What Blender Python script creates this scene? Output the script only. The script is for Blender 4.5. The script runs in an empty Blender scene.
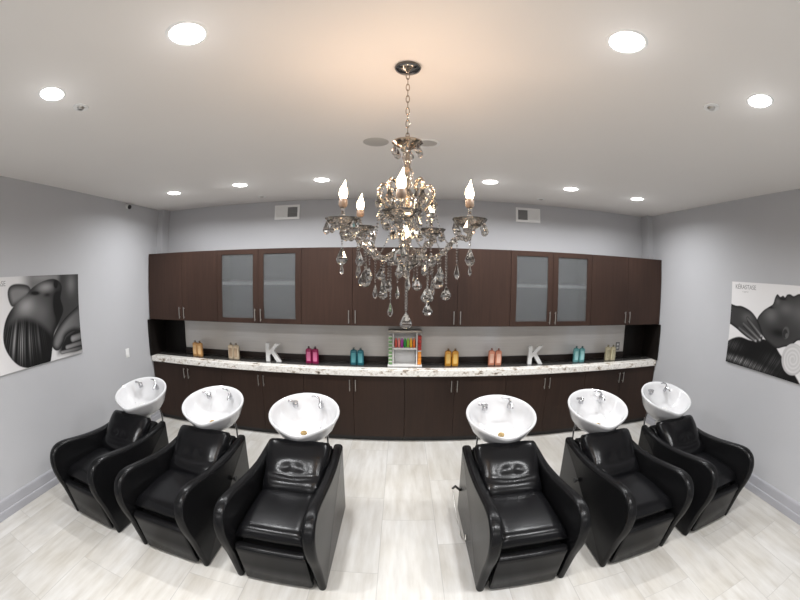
import bpy, bmesh, math, random
import numpy as np
from mathutils import Vector, Matrix
random.seed(7)
PI = math.pi
C = bpy.context.scene.collection
sc = bpy.context.scene

# ------------------------------------------------------------------ helpers
def box(bm, x0, x1, y0, y1, z0, z1):
    v = [bm.verts.new((x, y, z)) for x in (x0, x1) for y in (y0, y1) for z in (z0, z1)]
    for f in ((0, 1, 3, 2), (4, 6, 7, 5), (0, 4, 5, 1), (2, 3, 7, 6), (0, 2, 6, 4), (1, 5, 7, 3)):
        bm.faces.new([v[i] for i in f])
    return v

def rbox(bm, x0, x1, y0, y1, z0, z1, r, seg=4):
    v = box(bm, x0, x1, y0, y1, z0, z1)
    e = list({ed for q in v for ed in q.link_edges})
    bmesh.ops.bevel(bm, geom=e, offset=r, segments=seg, profile=0.5, affect='EDGES')

def loft(bm, rings, close=True, cap=True):
    R = [[bm.verts.new(p) for p in ring] for ring in rings]
    n = len(R[0])
    for a, b in zip(R, R[1:]):
        for i in range(n if close else n - 1):
            j = (i + 1) % n
            bm.faces.new((a[i], a[j], b[j], b[i]))
    if cap and close:
        bm.faces.new(R[0][::-1]); bm.faces.new(R[-1])
    return R

def lathe(bm, prof, seg=24, c=(0, 0, 0), wob=None):
    """prof: list of (r, z); r=0 collapses to a pole."""
    prev = None
    for r, z in prof:
        if r < 1e-6:
            cur = [bm.verts.new((c[0], c[1], c[2] + z))]
        else:
            cur = []
            for k in range(seg):
                a = 2 * PI * k / seg
                rr = r * (wob(a) if wob else 1)
                cur.append(bm.verts.new((c[0] + rr * math.cos(a), c[1] + rr * math.sin(a), c[2] + z)))
        if prev:
            for k in range(seg):
                j = (k + 1) % seg
                if len(prev) == 1 and len(cur) == 1: continue
                if len(prev) == 1: bm.faces.new((prev[0], cur[j], cur[k]))
                elif len(cur) == 1: bm.faces.new((prev[k], prev[j], cur[0]))
                else: bm.faces.new((prev[k], prev[j], cur[j], cur[k]))
        prev = cur

def tube(bm, pts, r, seg=10, radii=None):
    P = [Vector(p) for p in pts]
    rings = []
    t0 = (P[1] - P[0]).normalized()
    n = t0.orthogonal().normalized()
    for i, p in enumerate(P):
        t = (P[min(i + 1, len(P) - 1)] - P[max(i - 1, 0)]).normalized()
        n = (n - t * n.dot(t)).normalized()
        b = t.cross(n)
        rr = radii[i] if radii else r
        rings.append([p + (n * math.cos(2 * PI * k / seg) + b * math.sin(2 * PI * k / seg)) * rr for k in range(seg)])
    loft(bm, rings)

def catmull(pts, n=6, closed=False):
    P = [Vector(p) for p in pts]
    out = []
    m = len(P)
    rng = range(m) if closed else range(m - 1)
    for i in rng:
        if closed: p0, p1, p2, p3 = P[i - 1], P[i], P[(i + 1) % m], P[(i + 2) % m]
        else: p0, p1, p2, p3 = P[max(i - 1, 0)], P[i], P[i + 1], P[min(i + 2, m - 1)]
        for k in range(n):
            t = k / n
            out.append(0.5 * ((2 * p1) + (p2 - p0) * t + (2 * p0 - 5 * p1 + 4 * p2 - p3) * t * t + (3 * p1 - p0 - 3 * p2 + p3) * t ** 3))
    if not closed: out.append(P[-1])
    return out

def rounded_prism(bm, prof, x0, x1, r, seg=5):
    """prof: closed (y,z) outline; extruded along x with rounded rims."""
    P = [Vector((p[0], p[1])) for p in prof]
    n = len(P)
    area = sum(P[i].x * P[(i + 1) % n].y - P[(i + 1) % n].x * P[i].y for i in range(n))
    nrm = []
    for i in range(n):
        a = (P[i] - P[i - 1]).normalized(); b = (P[(i + 1) % n] - P[i]).normalized()
        na = Vector((-a.y, a.x)); nb = Vector((-b.y, b.x))
        m = (na + nb)
        m = m.normalized() / max(0.6, m.normalized().dot(na))
        nrm.append(m if area > 0 else -m)
    rings = []
    for k in range(seg + 1):
        t = k / seg * PI / 2
        x = x0 + r * (1 - math.sin(t)); d = r * (1 - math.cos(t)) if False else r * (1 - math.sin(PI / 2 * k / seg))
        rings.append((x0 + r * (1 - math.cos(PI / 2 * k / seg)), r * (1 - math.sin(PI / 2 * k / seg))))
    rings += [(x1 - (q[0] - x0), q[1]) for q in rings[::-1]]
    loft(bm, [[(x, P[i].x + nrm[i].x * d, P[i].y + nrm[i].y * d) for i in range(n)] for x, d in rings])

def obj(name, bm, mat=None, parent=None, smooth=None, bevel=None, loc=None):
    bmesh.ops.recalc_face_normals(bm, faces=bm.faces[:])
    me = bpy.data.meshes.new(name)
    bm.to_mesh(me); bm.free()
    o = bpy.data.objects.new(name, me); C.objects.link(o)
    if mat: me.materials.append(mat)
    if parent: o.parent = parent
    if loc: o.location = loc
    if smooth is not None:
        for p in me.polygons: p.use_smooth = True
        if smooth < 180:
            try: me.set_sharp_from_angle(angle=math.radians(smooth))
            except Exception: pass
    if bevel:
        m = o.modifiers.new('soft_edges', 'BEVEL'); m.width = bevel; m.segments = 2; m.limit_method = 'ANGLE'; m.angle_limit = math.radians(40)
    return o

def tag(o, label, cat, group=None):
    o['label'] = label; o['category'] = cat
    if group: o['group'] = group
    return o

def thing(name, label, cat, loc=(0, 0, 0), group=None):
    o = bpy.data.objects.new(name, None); C.objects.link(o); o.location = loc; o.empty_display_size = 0.1
    return tag(o, label, cat, group)

def children_of(o): return [c for c in list(C.objects) if c.parent == o]

def dup(root, loc, label, group=None):
    def rec(o, par):
        c = o.copy(); C.objects.link(c); c.parent = par
        for ch in kids.get(o.name, []): rec(ch, c)
        return c
    kids = {}
    for o in list(C.objects):
        if o.parent: kids.setdefault(o.parent.name, []).append(o)
    r = rec(root, None); r.location = loc; r['label'] = label
    if group: r['group'] = group
    return r

def struct(name, bm, mat, **k):
    o = obj(name, bm, mat, **k); o['kind'] = 'structure'; return o

def one(fn, *a, **k):
    bm = bmesh.new(); fn(bm, *a, **k); return bm

# ------------------------------------------------------------------ materials
def mat(name):
    m = bpy.data.materials.new(name); m.use_nodes = True
    nt = m.node_tree
    return m, nt, nt.nodes['Principled BSDF']

def simple(name, col, rough=0.5, metal=0.0, trans=0.0, ior=1.45, coat=0.0, emit=None, es=0.0, spec=None, noise=0.0, nscale=40, bump=0.0):
    m, nt, b = mat(name)
    b.inputs['Base Color'].default_value = (*col, 1)
    b.inputs['Roughness'].default_value = rough
    b.inputs['Metallic'].default_value = metal
    b.inputs['Transmission Weight'].default_value = trans
    b.inputs['IOR'].default_value = ior
    b.inputs['Coat Weight'].default_value = coat
    if spec is not None: b.inputs['Specular IOR Level'].default_value = spec
    if emit: b.inputs['Emission Color'].default_value = (*emit, 1); b.inputs['Emission Strength'].default_value = es
    if noise or bump:
        tc = nt.nodes.new('ShaderNodeTexCoord'); n = nt.nodes.new('ShaderNodeTexNoise')
        n.inputs['Scale'].default_value = nscale; n.inputs['Detail'].default_value = 4
        nt.links.new(tc.outputs['Object'], n.inputs['Vector'])
        if noise:
            r = nt.nodes.new('ShaderNodeMapRange'); r.inputs[3].default_value = 1 - noise; r.inputs[4].default_value = 1 + noise
            nt.links.new(n.outputs['Fac'], r.inputs[0])
            mx = nt.nodes.new('ShaderNodeVectorMath'); mx.operation = 'SCALE'; mx.inputs[0].default_value = col
            nt.links.new(r.outputs[0], mx.inputs['Scale']); nt.links.new(mx.outputs[0], b.inputs['Base Color'])
        if bump:
            bp = nt.nodes.new('ShaderNodeBump'); bp.inputs['Strength'].default_value = bump; bp.inputs['Distance'].default_value = 0.002
            nt.links.new(n.outputs['Fac'], bp.inputs['Height']); nt.links.new(bp.outputs[0], b.inputs['Normal'])
    return m

def math_n(nt, op, a, b=None, c=None):
    n = nt.nodes.new('ShaderNodeMath'); n.operation = op
    for i, v in enumerate((a, b, c)):
        if v is None: continue
        if isinstance(v, (int, float)): n.inputs[i].default_value = v
        else: nt.links.new(v, n.inputs[i])
    return n.outputs[0]

def ramp(nt, fac, stops):
    r = nt.nodes.new('ShaderNodeValToRGB'); e = r.color_ramp.elements
    while len(e) < len(stops): e.new(0.5)
    for k, (p, c) in enumerate(stops):
        e[k].position = p; e[k].color = (*c, 1)
    nt.links.new(fac, r.inputs[0]); return r.outputs[0]

def noise_n(nt, scale, mapscale=(1, 1, 1), detail=4, rough=0.5, coord='Object', vec=None):
    if vec is None:
        tc = nt.nodes.new('ShaderNodeTexCoord'); vec = tc.outputs[coord]
    mp = nt.nodes.new('ShaderNodeMapping'); mp.inputs['Scale'].default_value = mapscale
    nt.links.new(vec, mp.inputs['Vector'])
    n = nt.nodes.new('ShaderNodeTexNoise'); n.inputs['Scale'].default_value = scale
    n.inputs['Detail'].default_value = detail; n.inputs['Roughness'].default_value = rough
    nt.links.new(mp.outputs[0], n.inputs['Vector']); return n.outputs['Fac']

def mixrgb(nt, fac, a, b, mode='MIX'):
    m = nt.nodes.new('ShaderNodeMixRGB'); m.blend_type = mode
    for i, v in zip((0, 1, 2), (fac, a, b)):
        if isinstance(v, (int, float)): m.inputs[i].default_value = v
        elif isinstance(v, tuple): m.inputs[i].default_value = (*v, 1)
        else: nt.links.new(v, m.inputs[i])
    return m.outputs[0]

def tile_mat():
    m, nt, b = mat('floor_tile')
    tc = nt.nodes.new('ShaderNodeTexCoord'); sp = nt.nodes.new('ShaderNodeSeparateXYZ')
    nt.links.new(tc.outputs['Object'], sp.inputs[0])
    X, Y = sp.outputs[0], sp.outputs[1]
    W, L = 0.446, 1.035
    u = math_n(nt, 'DIVIDE', math_n(nt, 'ADD', X, 0.143), W)
    col = math_n(nt, 'FLOOR', u)
    fu = math_n(nt, 'SUBTRACT', u, col)
    v = math_n(nt, 'DIVIDE', math_n(nt, 'ADD', math_n(nt, 'ADD', Y, -2.607), math_n(nt, 'MULTIPLY', col, L / 3)), L)
    row = math_n(nt, 'FLOOR', v)
    fv = math_n(nt, 'SUBTRACT', v, row)
    eu = math_n(nt, 'MULTIPLY', math_n(nt, 'MINIMUM', fu, math_n(nt, 'SUBTRACT', 1.0, fu)), W)
    ev = math_n(nt, 'MULTIPLY', math_n(nt, 'MINIMUM', fv, math_n(nt, 'SUBTRACT', 1.0, fv)), L)
    ed = math_n(nt, 'MINIMUM', eu, ev)
    g = nt.nodes.new('ShaderNodeMapRange'); g.interpolation_type = 'SMOOTHSTEP'
    g.inputs[1].default_value = 0.0008; g.inputs[2].default_value = 0.0035
    nt.links.new(ed, g.inputs[0])
    cmb = nt.nodes.new('ShaderNodeCombineXYZ'); nt.links.new(col, cmb.inputs[0]); nt.links.new(row, cmb.inputs[1])
    wn = nt.nodes.new('ShaderNodeTexWhiteNoise'); wn.noise_dimensions = '3D'; nt.links.new(cmb.outputs[0], wn.inputs['Vector'])
    off = nt.nodes.new('ShaderNodeVectorMath'); off.operation = 'SCALE'; off.inputs['Scale'].default_value = 9.0
    nt.links.new(wn.outputs['Color'], off.inputs[0])
    ad = nt.nodes.new('ShaderNodeVectorMath'); ad.operation = 'ADD'
    nt.links.new(tc.outputs['Object'], ad.inputs[0]); nt.links.new(off.outputs[0], ad.inputs[1])
    s1 = noise_n(nt, 3.0, (5.5, 0.7, 1), 6, 0.6, vec=ad.outputs[0])
    s2 = noise_n(nt, 1.6, (1.4, 0.9, 1), 3, 0.5, vec=ad.outputs[0])
    c = ramp(nt, s1, [(0.25, (0.50, 0.475, 0.435)), (0.45, (0.58, 0.562, 0.53)), (0.7, (0.66, 0.65, 0.628))])
    c2 = ramp(nt, s2, [(0.3, (0.86, 0.84, 0.80)), (0.65, (1, 1, 1))])
    c = mixrgb(nt, 1.0, c, c2, 'MULTIPLY')
    tone = nt.nodes.new('ShaderNodeMapRange'); tone.inputs[3].default_value = 0.95; tone.inputs[4].default_value = 1.04
    nt.links.new(wn.outputs['Value'], tone.inputs[0])
    c = mixrgb(nt, 1.0, c, tone.outputs[0], 'MULTIPLY')
    c = mixrgb(nt, g.outputs[0], (0.40, 0.385, 0.36), c)
    nt.links.new(c, b.inputs['Base Color'])
    b.inputs['Roughness'].default_value = 0.42
    bp = nt.nodes.new('ShaderNodeBump'); bp.inputs['Strength'].default_value = 0.25; bp.inputs['Distance'].default_value = 0.002
    nt.links.new(g.outputs[0], bp.inputs['Height']); nt.links.new(bp.outputs[0], b.inputs['Normal'])
    return m

def wood_mat(name, dark, light, rough=0.42):
    m, nt, b = mat(name)
    f = noise_n(nt, 4.0, (9, 9, 0.55), 6, 0.6)
    f2 = noise_n(nt, 1.3, (1.2, 1.2, 0.5), 2, 0.5)
    c = ramp(nt, f, [(0.3, dark), (0.7, light)])
    c = mixrgb(nt, 1.0, c, ramp(nt, f2, [(0.3, (0.75, 0.75, 0.75)), (0.7, (1.15, 1.1, 1.05))]), 'MULTIPLY')
    nt.links.new(c, b.inputs['Base Color']); b.inputs['Roughness'].default_value = rough
    b.inputs['Specular IOR Level'].default_value = 0.22
    return m

def granite_mat():
    m, nt, b = mat('white_granite')
    f = noise_n(nt, 5.0, (1, 1, 1), 8, 0.7)
    f2 = noise_n(nt, 38.0, (1, 1, 1), 5, 0.65)
    f3 = noise_n(nt, 9.0, (1, 1, 2), 6, 0.7)
    c = ramp(nt, f2, [(0.30, (0.22, 0.19, 0.17)), (0.40, (0.72, 0.69, 0.64)), (0.6, (0.86, 0.84, 0.80))])
    blot = ramp(nt, f3, [(0.33, (0.10, 0.085, 0.075)), (0.40, (0.62, 0.55, 0.48)), (0.46, (1, 1, 1))])
    c = mixrgb(nt, 1.0, c, blot, 'MULTIPLY')
    c = mixrgb(nt, ramp(nt, f, [(0.58, (0, 0, 0)), (0.68, (0.5, 0.5, 0.5))]), c, (0.45, 0.42, 0.40))
    nt.links.new(c, b.inputs['Base Color']); b.inputs['Roughness'].default_value = 0.09
    return m

def metal_panel_mat():
    m, nt, b = mat('brushed_metal')
    f = noise_n(nt, 2.0, (0.6, 1, 60), 4, 0.6)
    g = noise_n(nt, 0.9, (1.6, 1, 0.15), 2, 0.5)
    c = ramp(nt, g, [(0.3, (0.60, 0.565, 0.52)), (0.5, (0.66, 0.63, 0.595)), (0.7, (0.74, 0.735, 0.73))])  # broad warm and cool streaks: soft reflections painted into the panel colour
    c = mixrgb(nt, 1.0, c, ramp(nt, f, [(0.2, (0.9, 0.9, 0.9)), (0.8, (1.05, 1.05, 1.05))]), 'MULTIPLY')
    nt.links.new(c, b.inputs['Base Color'])
    b.inputs['Metallic'].default_value = 0.3; b.inputs['Roughness'].default_value = 0.42
    b.inputs['Anisotropic'].default_value = 0.5
    return m

M = dict(
    floor=tile_mat(),
    wall=simple('grey_wall_paint', (0.455, 0.458, 0.474), 0.65, noise=0.02, nscale=3, bump=0.05),
    ceiling=simple('ceiling_paint', (0.76, 0.735, 0.71), 0.75, noise=0.015, nscale=2),
    base=simple('baseboard_paint', (0.36, 0.36, 0.385), 0.45, noise=0.02, nscale=4),
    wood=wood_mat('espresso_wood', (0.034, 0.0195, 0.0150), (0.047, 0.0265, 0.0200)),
    wood_low=wood_mat('espresso_wood_dimmed', (0.0255, 0.0160, 0.0125), (0.034, 0.0205, 0.0155)),  # same espresso wood; weaker light on the lower units put into the colour
    wood_shadowed=wood_mat('shadowed_espresso', (0.006, 0.005, 0.0047), (0.010, 0.008, 0.007)),  # espresso wood again, with the niche's shade put into its colour
    strip=simple('dark_counter_strip', (0.026, 0.018, 0.015), 0.3, noise=0.1),
    granite=granite_mat(),
    splash=metal_panel_mat(),
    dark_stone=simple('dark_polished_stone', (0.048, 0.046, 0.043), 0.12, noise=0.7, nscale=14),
    vinyl=simple('black_vinyl', (0.0045, 0.0045, 0.0052), 0.24, spec=0.29, bump=0.12, nscale=220, noise=0.05),
    vinyl_side=simple('black_vinyl_side', (0.006, 0.006, 0.0065), 0.27, spec=0.24, bump=0.15, nscale=220, noise=0.05),
    ceramic=simple('white_ceramic', (0.58, 0.58, 0.587), 0.08, coat=0.2, noise=0.005),
    chrome=simple('chrome', (0.55, 0.55, 0.56), 0.22, metal=1.0, noise=0.02),
    steel=simple('brushed_nickel', (0.62, 0.60, 0.57), 0.3, metal=1.0, noise=0.03),
    dark_metal=simple('gunmetal', (0.16, 0.155, 0.15), 0.2, metal=1.0, noise=0.03),
    black=simple('black_plastic', (0.012, 0.012, 0.012), 0.35, noise=0.05),
    brass=simple('brass_drain', (0.42, 0.30, 0.14), 0.3, metal=1.0, noise=0.05),
    white=simple('white_plastic', (0.78, 0.78, 0.77), 0.4, noise=0.01),
    grille=simple('grey_grille', (0.22, 0.22, 0.22), 0.6, noise=0.05),
    grille_warm=simple('ceiling_grille', (0.44, 0.425, 0.40), 0.7, noise=0.05, nscale=300),
    glow=simple('lamp_glow', (1, 1, 1), 0.5, emit=(1.0, 0.985, 0.96), es=14, noise=0.001),
    bulb=simple('bulb_glow', (1, 0.9, 0.7), 0.4, emit=(1.0, 0.80, 0.50), es=26, noise=0.001),
    inner=simple('cabinet_interior', (0.12, 0.124, 0.128), 0.6, noise=0.02),
    shelf=simple('white_shelf', (0.46, 0.46, 0.46), 0.5, noise=0.01),
    crystal=simple('smoked_crystal', (0.62, 0.605, 0.585), 0.02, trans=1.0, ior=1.6, noise=0.02),
    cglass=simple('pale_glass', (0.70, 0.66, 0.61), 0.03, trans=0.97, ior=1.5, noise=0.02),
    champagne=simple('champagne_metal', (0.42, 0.355, 0.29), 0.16, metal=1.0, noise=0.08),
    letter=simple('letter_white', (0.70, 0.70, 0.69), 0.4, noise=0.02),
    pink_socket=simple('candle_socket', (0.20, 0.14, 0.10), 0.4, noise=0.02),
)
# frosted glass of the cabinet doors
def frosted():
    m, nt, b = mat('frosted_glass')
    f = noise_n(nt, 120, detail=2)
    nt.links.new(ramp(nt, f, [(0, (0.58, 0.60, 0.61)), (1, (0.60, 0.62, 0.63))]), b.inputs['Base Color'])
    b.inputs['Transmission Weight'].default_value = 0.9; b.inputs['Roughness'].default_value = 0.27; b.inputs['Specular IOR Level'].default_value = 0.2
    return m
M['frost'] = frosted()

# ------------------------------------------------------------------ room shell
XW0, XW1, YW, YF, ZC = -3.508, 3.632, 4.62, -2.9, 3.0
struct('floor', one(box, XW0 - .1, XW1 + .1, YF - .1, YW + .1, -.1, 0), M['floor'])
struct('ceiling', one(box, XW0 - .1, XW1 + .1, YF - .1, YW + .1, ZC, ZC + .1), M['ceiling'])
struct('wall_left', one(box, XW0 - .1, XW0, YF, YW, 0, ZC), M['wall'])
struct('wall_right', one(box, XW1, XW1 + .1, YF, YW, 0, ZC), M['wall'])
struct('wall_back', one(box, XW0 - .1, XW1 + .1, YW, YW + .1, 0, ZC), M['wall'])
struct('wall_front', one(box, XW0 - .1, XW1 + .1, YF - .1, YF, 0, ZC), M['wall'])
struct('trim_1', one(box, XW0, XW0 + .10, 4.44, YW, 2.365, ZC), M['wall'])
struct('trim_2', one(box, XW1 - .10, XW1, 4.44, YW, 2.365, ZC), M['wall'])
def baseboard(x, s):
    # moulded profile (distance from wall, z)
    pr = [(0, 0), (.022, 0), (.022, .06), (.020, .072), (.014, .078), (.014, .15), (.011, .165), (.004, .175), (0, .178)]
    bm = bmesh.new()
    loft(bm, [[(x + s * d, y, z) for d, z in pr] for y in (YF, 4.20)])
    return bm
struct('baseboard_left', baseboard(XW0, 1), M['base'])
struct('baseboard_right', baseboard(XW1, -1), M['base'])

# ------------------------------------------------------------------ cabinets
XB = [-3.49, -2.306, -1.172, 0.047, 1.275, 2.385, 3.622]
XM = [-2.872, -1.722, -0.562, 0.638, 1.825, 2.985]
YD = 4.228
def handle(parent, x, z0, z1, y=YD):
    bm = bmesh.new()
    tube(bm, [(x, y - .028, z0), (x, y - .03, (z0 + z1) / 2), (x, y - .028, z1)], .0052, 8)
    for z in (z0 + .018, z1 - .018):
        tube(bm, [(x, y, z), (x, y - .028, z)], .004, 8)
    return obj('handle', bm, M['steel'], parent, smooth=50)
place = ['leftmost, beside the left wall', 'second from the left wall', 'third from the left wall, left of the crystal chandelier chain',
         'fourth from the left wall, right of the chandelier chain', 'second from the right wall', 'rightmost, beside the right wall']
ZU0, ZU1 = 1.456, 2.357
ulabel = ['dark brown wall cabinet with solid doors at the left wall',
          'dark brown wall cabinet with two frosted glass doors, nearer the left wall',
          'dark brown solid-door wall cabinet just right of the left frosted glass cabinet',
          'dark brown solid-door wall cabinet just left of the right frosted glass cabinet',
          'dark brown wall cabinet with two frosted glass doors, nearer the right wall',
          'dark brown wall cabinet with solid doors at the right wall']
blabel = ['dark brown base cabinet under the gold and cream bottles at the left wall',
          'dark brown base cabinet under the left white letter K',
          'dark brown base cabinet under the magenta and dark teal bottles',
          'dark brown base cabinet under the amber and salmon bottles',
          'dark brown base cabinet under the right white letter K',
          'dark brown base cabinet under the pale teal bottles at the right wall']
for i in range(6):
    x0, x1, xm = XB[i] + .0008, XB[i + 1] - .0008, XM[i]
    glass = i in (1, 4)
    # --- upper
    t = thing('upper_cabinet', ulabel[i], 'cabinet', ((x0 + x1) / 2, YW - .01, ZU0), 'upper wall cabinets')
    ox, oy, oz = t.location
    def loc(o, t=t):
        o.location = (-t.location.x, -t.location.y, -t.location.z); return o
    bm = bmesh.new()
    th = .018
    yb, yf = YW - .012, YD + .021
    box(bm, x0, x0 + th, yf, yb, ZU0, ZU1); box(bm, x1 - th, x1, yf, yb, ZU0, ZU1)
    box(bm, x0 + th, x1 - th, yf, yb, ZU0, ZU0 + th); box(bm, x0 + th, x1 - th, yf, yb, ZU1 - th, ZU1)
    box(bm, x0 + th, x1 - th, yb - th, yb, ZU0 + th, ZU1 - th)
    loc(obj('cabinet_frame', bm, M['wood'], t))
    if glass:
        loc(obj('interior_lining', one(box, x0 + th + .001, x1 - th - .001, yb - th - .006, yb - th - .001, ZU0 + th, ZU1 - th), M['inner'], t))
        loc(obj('shelf', one(box, x0 + th + .001, x1 - th - .001, yf - .002, yb - th - .008, 1.922, 1.960), M['shelf'], t, bevel=.002))
    for k, (a, b) in enumerate(((x0, xm), (xm, x1))):
        a += .0015; b -= .0015
        if glass:
            bm = bmesh.new()
            st = .07
            box(bm, a, a + st, YD, YD + .02, ZU0 + .002, ZU1 - .002); box(bm, b - st, b, YD, YD + .02, ZU0 + .002, ZU1 - .002)
            box(bm, a + st, b - st, YD, YD + .02, ZU0 + .002, ZU0 + .062); box(bm, a + st, b - st, YD, YD + .02, ZU1 - .062, ZU1 - .002)
            d = loc(obj('door', bm, M['wood'], t))
            d['label'] = 'framed door with frosted glass pane'
            g = obj('glass_pane', one(box, a + st - .003, b - st + .003, YD + .009, YD + .014, ZU0 + .059, ZU1 - .059), M['frost'], d)
        else:
            d = loc(obj('door', one(box, a, b, YD, YD + .02, ZU0 + .002, ZU1 - .002), M['wood'], t, bevel=.0015))
        hx = xm - .04 if k == 0 else xm + .036
        handle(d, hx, 1.487, 1.637)
    # --- base
    t = thing('base_cabinet', blabel[i], 'cabinet', ((x0 + x1) / 2, YW - .01, 0), 'base cabinets under the counter')
    def loc(o, t=t):
        o.location = (-t.location.x, -t.location.y, -t.location.z); return o
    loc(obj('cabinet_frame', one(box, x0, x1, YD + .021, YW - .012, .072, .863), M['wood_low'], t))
    loc(obj('toe_kick', one(box, x0, x1, YD + .05, YW - .02, .001, .0715), M['black'], t))
    for k, (a, b) in enumerate(((x0, xm), (xm, x1))):
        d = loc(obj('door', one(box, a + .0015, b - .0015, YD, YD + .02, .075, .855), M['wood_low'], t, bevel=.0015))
        handle(d, xm - .04 if k == 0 else xm + .03, .675, .815)

ZT = .945
t = thing('countertop', 'long white speckled granite countertop over the dark base cabinets', 'countertop', (0, 4.4, .865))
ct = obj('slab', one(box, XB[0] - .008, XB[-1], YD - .022, YW - .006, .0, ZT - .865), M['granite'], t, bevel=.006); ct.location = (0, -4.4, 0)
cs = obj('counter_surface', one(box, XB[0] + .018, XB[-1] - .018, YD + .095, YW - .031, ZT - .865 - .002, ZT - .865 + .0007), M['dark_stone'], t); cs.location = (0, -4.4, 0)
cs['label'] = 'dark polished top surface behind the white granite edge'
bs = obj('back_strip', one(box, XB[0] + .39, XB[-1] - .39, YW - .03, YW - .008, ZT - .865 + .001, 1.018 - .865), M['strip'], t, bevel=.003); bs.location = (0, -4.4, 0)
bs['label'] = 'low dark strip along the back of the countertop'
tag(obj('backsplash_panel', one(box, XB[0] + .392, XB[-1] - .387, YW - .012, YW - .003, 1.020, ZU0 - .002), M['splash']),
    'brushed metal backsplash panel between wall cabinets and countertop', 'backsplash')
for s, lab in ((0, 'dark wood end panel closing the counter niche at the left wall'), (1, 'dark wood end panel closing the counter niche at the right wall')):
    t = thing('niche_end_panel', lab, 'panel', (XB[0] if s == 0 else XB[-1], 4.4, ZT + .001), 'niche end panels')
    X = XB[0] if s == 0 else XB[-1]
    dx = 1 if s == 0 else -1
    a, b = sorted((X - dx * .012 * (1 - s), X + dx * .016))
    o = obj('side_panel', one(box, a, b, YD - .045, YW - .005, ZT + .001, ZU0 - .002 + .0), M['wood_shadowed'], t); o.location = (-X, -4.4, -ZT - .001)
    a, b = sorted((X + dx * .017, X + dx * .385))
    o = obj('back_panel', one(box, a, b, YW - .035, YW - .005, ZT + .001, ZU0 - .002), M['wood_shadowed'], t); o.location = (-X, -4.4, -ZT - .001)

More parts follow.
